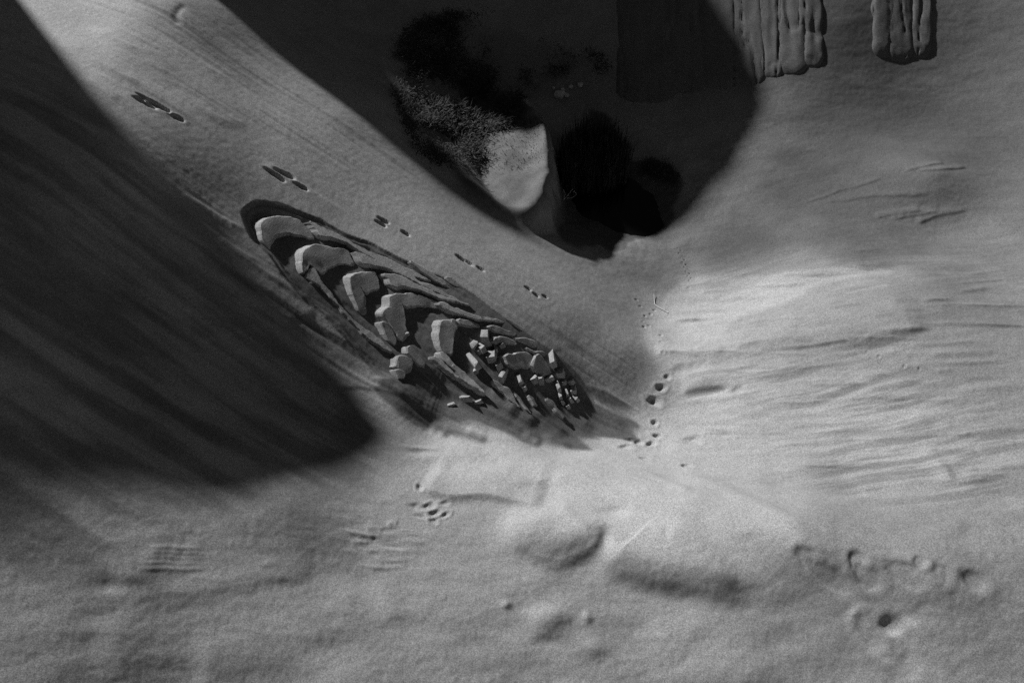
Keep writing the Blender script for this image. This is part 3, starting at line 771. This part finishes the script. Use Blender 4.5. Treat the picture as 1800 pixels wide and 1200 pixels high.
BLOCKS = [
 (853,595,12,14,0,.17,'tallest pale upright block at the top of the rubble'),
 (856,605,13,6,10,.10,'flat pale block leaning below the tallest one'),
 (834,608,12,8,35,.12,'small bright block at the upper left of the rubble'),
 (845,612,18,7,-40,.11,'dark slanting bar of crust left of the tallest block'),
 (841,618,10,6,-40,.09,'short slanting bar in the middle of the rubble'),
 (864,628,14,12,8,.14,'bright square block below the tallest one'),
 (829,632,9,38,22,.12,'long pale plank of crust lying left of the rubble'),
 (837,652,8,9,15,.07,'dark stub at the lower end of the long plank'),
 (885,660,9,20,-10,.13,'pale upright block standing above the pointed wedge'),
 (876,642,12,14,20,.12,'dark block between the square block and the wide plate'),
 (883,608,9,5,0,.08,'small pale chip right of the tallest block'),
 (872,614,6,8,10,.08,'narrow chip just right of the rubble'),
 (939,638,6,19,-28,.12,'leaning bright bar standing between two flat plates'),
 (971,631,9,24,0,.13,'tall pale block at the right edge of the plates'),
 (914,668,7,16,8,.12,'narrow pale block left of the two square blocks'),
 (921,680,7,11,22,.09,'small chip at the foot of the narrow pale block'),
 (940,668,10,9,5,.12,'left one of the two small square blocks'),
 (951,668,9,10,-5,.12,'right one of the two small square blocks'),
 (966,667,14,4,28,.09,'thin bright strip right of the two square blocks'),
 (985,657,12,9,5,.11,'bright ring shaped lump near the right end of the pit'),
 (981,681,6,15,5,.12,'upper one of three thin chips in a row by the right rubble'),
 (984,696,5,12,10,.10,'middle one of three thin chips in a row by the right rubble'),
 (988,707,5,8,15,.08,'lowest one of three thin chips in a row by the right rubble'),
 (996,691,5,11,30,.09,'slanting chip in the right hand rubble'),
 (1001,702,5,10,25,.09,'lower slanting chip in the right hand rubble'),
 (1008,687,9,9,0,.11,'rounded pale lump at the right end of the rubble'),
 (1004,672,8,6,-20,.09,'small lump above the right hand rubble'),
 (1012,701,6,10,35,.09,'outermost chip on the right of the rubble'),
 (999,714,6,7,20,.07,'lowest chip of the right hand rubble'),
 (992,672,6,7,0,.08,'tiny lump between the ring shaped lump and the right rubble'),
 (819,701,20,5,-22,.09,'lone thin bar of crust lying below the pit, left of its twin'),
 (841,707,14,4,20,.07,'short lone bar of crust lying right of the longer lone bar'),
 (793,711,12,4,20,.04,'barely raised chip left of the lone bars'),
]
for b in BLOCKS: block(*b)
# pebble fallen beside the fin, and one on the right flank
for (px, py, r, lb) in ((548,497,.028,'small round clod in the shadow beside the fin'), (737,491,.022,'tiny bright clod caught between two long slabs'), (618,516,.025,'small clod stuck on the bright face of the hooked slab'), (717,588,.03,'small bright clod at the foot of the fourth arch')):
    p = on_ground(px, py)
    bm = bmesh.new(); bmesh.ops.create_icosphere(bm, subdivisions=2, radius=r)
    for v in bm.verts: v.co *= random.uniform(.8, 1.15)
    me = bpy.data.meshes.new('sand_clod'); bm.to_mesh(me); bm.free()
    o = link('sand_clod', me, CRUST, lb, 'sand clod', 'small clods in the pit'); o.location = (p[0], p[1], p[2] + r * .6)

# ------------------------------------------------------------------ tongues of slumped sand at the upper right
def tongue(xl, xr, yb, thick, label, seed, slant=0.0, ytop=-90):
    rows, cols = 46, 26
    ys = np.concatenate([np.linspace(ytop, yb - 26, rows - 16), yb - 26 + 26 * np.sin(np.linspace(.06, 1, 16) * math.pi / 2)])
    hw, cx = (xr - xl) / 2 + 4, (xr + xl) / 2
    V = []; 
    for y in ys:
        f = (y - (yb - 26)) / 26
        k = math.sqrt(max(1 - max(f, 0) ** 2.4, 0.0))
        for c in range(cols):
            s_ = -1 + 2 * c / (cols - 1)
            s_ = math.sin(s_ * math.pi / 2)
            wav = 1 + .05 * math.sin(y * .05 + seed)
            x = cx + s_ * hw * wav * (.25 + .75 * k if f > 0 else 1) + slant * (yb - y) + 2.0 * float(vnoise(np.array([y * .06]), np.array([s_ + seed]), seed)[0])
            pr = max(1 - abs(s_) ** 5, 0) ** .6 * k
            V.append((x, y, pr))
    V = np.array(V)
    # resolve on the ground: intersect sparsely, then fill
    gx = np.linspace(V[:, 0].min() - 4, V[:, 0].max() + 4, 9); gy = np.linspace(ytop - 2, yb + 4, 13)
    tab = np.array([[on_ground(a, b) for a in gx] for b in gy])
    def bil(x, y):
        i = np.clip(np.searchsorted(gx, x) - 1, 0, len(gx) - 2); j = np.clip(np.searchsorted(gy, y) - 1, 0, len(gy) - 2)
        u = (x - gx[i]) / (gx[i + 1] - gx[i]); v = (y - gy[j]) / (gy[j + 1] - gy[j])
        return tab[j, i] * ((1 - u) * (1 - v))[:, None] + tab[j, i + 1] * (u * (1 - v))[:, None] + tab[j + 1, i] * ((1 - u) * v)[:, None] + tab[j + 1, i + 1] * (u * v)[:, None]
    Q = bil(V[:, 0], V[:, 1])
    gz = GZ(Q[:, 0], Q[:, 1])
    groove = .25 * fbm(V[:, 0] * .06 + seed, V[:, 1] * .008, 70 + seed, 2) - .9 * np.exp(-(fbm(V[:, 0] * .045 + seed * 3, V[:, 1] * .006, 90 + seed, 2) / .10) ** 2) + .12 * fbm(V[:, 0] * .15, V[:, 1] * .1, 50 + seed, 3)
    Q[:, 2] = gz - .03 + (thick + .03) * V[:, 2] * (1 + .55 * np.clip(groove, -1, 1))
    faces = [(r_ * cols + c, r_ * cols + c + 1, (r_ + 1) * cols + c + 1, (r_ + 1) * cols + c) for r_ in range(rows - 1) for c in range(cols - 1)]
    me = mesh_from(Q, faces, 'sand_tongue', True)
    return link('sand_tongue', me, TONGUE, label, 'sand tongue', 'tongues of slumped sand at the upper right')
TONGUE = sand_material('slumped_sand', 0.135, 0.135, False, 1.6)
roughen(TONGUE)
TONGUES = [
 (1086,1188,182,.06,'leftmost and lowest hanging tongue of slumped sand, deep in shade',1,.02),
 (1176,1238,166,.05,'shaded tongue of slumped sand, second from the left',2,.0),
 (1228,1300,158,.06,'shaded tongue of slumped sand right of the second one',3,.0),
 (1290,1345,152,.06,'tongue of slumped sand crossed by the edge of the shadow',4,-.04),
 (1334,1376,138,.06,'ribbed tongue of slumped sand just outside the shadow',5,-.02),
 (1368,1416,133,.06,'broad lit tongue of slumped sand in the middle of the curtain',6,.0),
 (1406,1447,120,.07,'rounded lit tongue ending the long curtain of slumped sand on the right',7,-.06),
 (1536,1574,103,.05,'left one of the three separate tongues near the right edge',8,.0),
 (1560,1602,110,.05,'middle one of the three separate tongues near the right edge',9,.0),
 (1604,1634,104,.05,'right one of the three separate tongues near the right edge',10,.0),
]
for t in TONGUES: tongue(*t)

# ------------------------------------------------------------------ water, plants, sticks and stones in the hollow
def plain(name, v, rough=.8):
    m, N, L, b = mat(name)
    nz = N.new('ShaderNodeTexNoise'); nz.inputs['Scale'].default_value = 14.0; nz.inputs['Detail'].default_value = 4
    rp = N.new('ShaderNodeMapRange'); rp.inputs['From Min'].default_value = .3; rp.inputs['From Max'].default_value = .7
    rp.inputs['To Min'].default_value = v * .55; rp.inputs['To Max'].default_value = v * 1.35
    L.new(nz.outputs['Fac'], rp.inputs['Value'])
    cb = N.new('ShaderNodeCombineColor')
    for i in range(3): L.new(rp.outputs[0], cb.inputs[i])
    L.new(cb.outputs[0], b.inputs['Base Color'])
    b.inputs['Roughness'].default_value = rough
    b.inputs['Specular IOR Level'].default_value = .25
    return m
LEAF = plain('dark_leaf', .055); DRYLEAF = plain('dry_leaf', .22); WOOD = plain('bleached_wood', .6); STONE = plain('pale_stone', .62)
WATER, N_, L_, b_ = mat('still_dark_water')
b_.inputs['Base Color'].default_value = (.006, .006, .006, 1); b_.inputs['Roughness'].default_value = .06; b_.inputs['IOR'].default_value = 1.33
wn1 = N_.new('ShaderNodeTexNoise'); wn1.inputs['Scale'].default_value = 9.0
wb = N_.new('ShaderNodeBump'); wb.inputs['Strength'].default_value = .05; wb.inputs['Distance'].default_value = .01
L_.new(wn1.outputs['Fac'], wb.inputs['Height']); L_.new(wb.outputs[0], b_.inputs['Normal'])
wz = float(GZ(sump[0], sump[1])) + .11
ang = np.linspace(0, 2 * math.pi, 72, endpoint=False)
V = [(sump[0], sump[1], wz)]
for k in range(1, 7):
    for a in ang: V.append((sump[0] + 1.8 * k / 6 * math.cos(a), sump[1] + 1.5 * k / 6 * math.sin(a), wz))
F = [(0, 1 + i, 1 + (i + 1) % 72) for i in range(72)]
for k in range(5):
    for i in range(72):
        j = (i + 1) % 72
        F.append((1 + k * 72 + i, 1 + (k + 1) * 72 + i, 1 + (k + 1) * 72 + j, 1 + k * 72 + j))
w_o = link('water', mesh_from(V, F, 'water'), WATER, 'black still pool in the deepest part of the hollow', kind='structure')

def blades(name, spots, hmin, hmax, wid, bend, per, material, label, leafy=False, spread=.05, cat=None, kind='stuff', group=None):
    V = []; F = []
    for (x, y) in spots:
        z = float(GZ(x, y))
        for _ in range(per):
            bx, by = x + random.gauss(0, spread), y + random.gauss(0, spread)
            a = random.uniform(0, 2 * math.pi); h = random.uniform(hmin, hmax); bd_ = bend * random.uniform(.3, 1.2)
            ca, sa = math.cos(a), math.sin(a); w = wid * random.uniform(.6, 1.3)
            i0 = len(V)
            if leafy:
                zz = z + random.uniform(0, hmax)
                t = random.uniform(-.6, .9)
                p = np.array([bx, by, zz]); d = np.array([ca, sa, t]) * h; s_ = np.array([-sa, ca, random.uniform(-.4, .4)]) * w
                V += [p, p + d * .5 + s_, p + d, p + d * .5 - s_]
                F.append((i0, i0 + 1, i0 + 2, i0 + 3))
            else:
                V += [(bx - sa * w, by + ca * w, z - .02), (bx + sa * w, by - ca * w, z - .02),
                      (bx + ca * bd_ * .35 * h + sa * w * .7, by + sa * bd_ * .35 * h - ca * w * .7, z + h * .6), (bx + ca * bd_ * .35 * h - sa * w * .7, by + sa * bd_ * .35 * h + ca * w * .7, z + h * .6),
                      (bx + ca * bd_ * h, by + sa * bd_ * h, z + h)]
                F += [(i0, i0 + 1, i0 + 2, i0 + 3), (i0 + 3, i0 + 2, i0 + 4)]
    me = mesh_from(V, F, name, False)
    return link(name, me, material, label, cat, group, kind)

def scatter(poly, nn, keep=None):
    P = np.array([on_ground(*p)[:2] for p in poly]); P = smooth_poly(P, 4, True)
    lo, hi = P.min(0), P.max(0); out = []
    while len(out) < nn:
        q = np.array([random.uniform(lo[0], hi[0]), random.uniform(lo[1], hi[1])])
        ins = False
        for i in range(len(P)):
            (x0, y0), (x1, y1) = P[i], P[(i + 1) % len(P)]
            if (y0 > q[1]) != (y1 > q[1]) and q[0] < (x1 - x0) * (q[1] - y0) / (y1 - y0) + x0: ins = not ins
        if ins and (keep is None or keep(q)): out.append(q)
    return out
clump = lambda q: fbm(np.array([q[0] * 1.7]), np.array([q[1] * 1.7]), 101, 3)[0] > random.uniform(-.55, .35)
blades('ground_scrub', scatter([(690,110),(740,40),(860,25),(960,75),(1050,95),(1060,125),(990,135),(930,150),(870,165),(800,215),(735,245),(700,190)], 1500, clump), .02, .09, .007, .8, 9, LEAF, 'low dark scrub matting the shaded floor of the hollow', leafy=True, spread=.06)
blades('glint_scrub', scatter([(720,70),(790,60),(830,95),(760,115),(720,100)], 60, clump), .02, .06, .005, .8, 5, DRYLEAF, 'pale sprigs coloured as lit glints among the dark scrub', leafy=True, spread=.08)  # pale leaf colour stands in for sunlit specks
blades('mound_scrub', scatter([(720,215),(790,180),(850,140),(905,140),(915,185),(890,225),(850,235),(850,270),(820,300),(780,300),(740,270)], 700, clump), .03, .16, .007, .8, 9, LEAF, 'ragged dark scrub climbing the sunlit mound', leafy=True, spread=.05)
blades('mound_stubble', scatter([(780,250),(850,200),(930,190),(965,250),(960,290),(880,300),(820,300)], 300, clump), .01, .045, .004, .7, 4, LEAF, 'sparse dark stubble on the upper part of the mound', spread=.06)
blades('reeds', scatter([(985,280),(1030,250),(1085,265),(1100,315),(1055,345),(1000,340)], 520), .35, .80, .007, .22, 5, LEAF, 'dark reeds standing at the edge of the black pool', spread=.05)
blades('dry_reeds', scatter([(1000,290),(1040,270),(1080,280),(1050,340),(1005,330)], 30), .35, .8, .005, .5, 1, DRYLEAF, 'a few pale dead reeds among the dark ones')
blades('low_shrub', scatter([(1128,290),(1160,288),(1188,308),(1182,322),(1150,312)], 160), .03, .09, .007, .8, 9, LEAF, 'small dark shrub on the right bank of the black pool', leafy=True, spread=.04, cat='shrub', kind='thing')

def tube(name, lines, material, label, cat):
    V = []; F = []
    for pts, r0, r1 in lines:
        P = smooth_poly(pts, 5); m = len(P)
        for i, p in enumerate(P):
            t = P[min(i + 1, m - 1)] - P[max(i - 1, 0)]; t = t / np.linalg.norm(t)
            a = np.cross(t, [0, 0, 1]); a /= max(np.linalg.norm(a), 1e-6); b = np.cross(t, a)
            r = r0 + (r1 - r0) * i / (m - 1)
            for k in range(6):
                q = k * math.pi / 3
                V.append(p + (a * math.cos(q) + b * math.sin(q)) * r)
        o0 = len(V) - m * 6
        for i in range(m - 1):
            for k in range(6):
                F.append((o0 + i * 6 + k, o0 + i * 6 + (k + 1) % 6, o0 + (i + 1) * 6 + (k + 1) % 6, o0 + (i + 1) * 6 + k))
    return link(name, mesh_from(V, F, name), material, label, cat)
def gp(px, py, up=.012):
    p = on_ground(px, py); p[2] += up
    return p
tube('twig', [([gp(1150,535), gp(1158,541), gp(1167,546), gp(1174,550)], .009, .006), ([gp(1151,536), gp(1150,528), gp(1149,518, .03)], .005, .003)], WOOD, 'thin bleached twig lying on the lit sand beside small tracks', 'twig')
b0 = gp(990, 352, 0)
tube('dead_sprig', [([b0, b0 + [.02, 0, .12], b0 + [.0, .02, .22]], .006, .003), ([b0, b0 + [.08, .02, .12], b0 + [.14, .03, .24]], .005, .003),
     ([b0 + [.05, 0, .05], b0 + [.14, 0, .06], b0 + [.2, .02, .12], b0 + [.16, .04, .17]], .005, .003), ([b0, b0 + [-.04, 0, .08]], .004, .002)], WOOD, 'small pale forked sprig standing beside the black pool', 'sprig')

STONES = [(984,168,.10,'largest pale stone in the shaded hollow'), (995,168,.055,'pale stone touching the right side of the largest one'), (989,158,.04,'small pale stone just above the largest one'), (1003,153,.045,'pale stone in the middle of the row of stones'), (1020,150,.055,'pale stone farthest right in the row'), (973,155,.03,'tiny pale stone farthest left in the row')]
for (px, py, r, lb) in STONES:
    p = on_ground(px, py)
    bm = bmesh.new(); bmesh.ops.create_icosphere(bm, subdivisions=2, radius=r)
    for v in bm.verts:
        v.co *= random.uniform(.75, 1.15); v.co.z *= .65
    me = bpy.data.meshes.new('pale_stone'); bm.to_mesh(me); bm.free()
    o = link('pale_stone', me, STONE, lb, 'stone', 'pale stones in the shaded hollow'); o.location = (p[0], p[1], p[2] + r * .2)
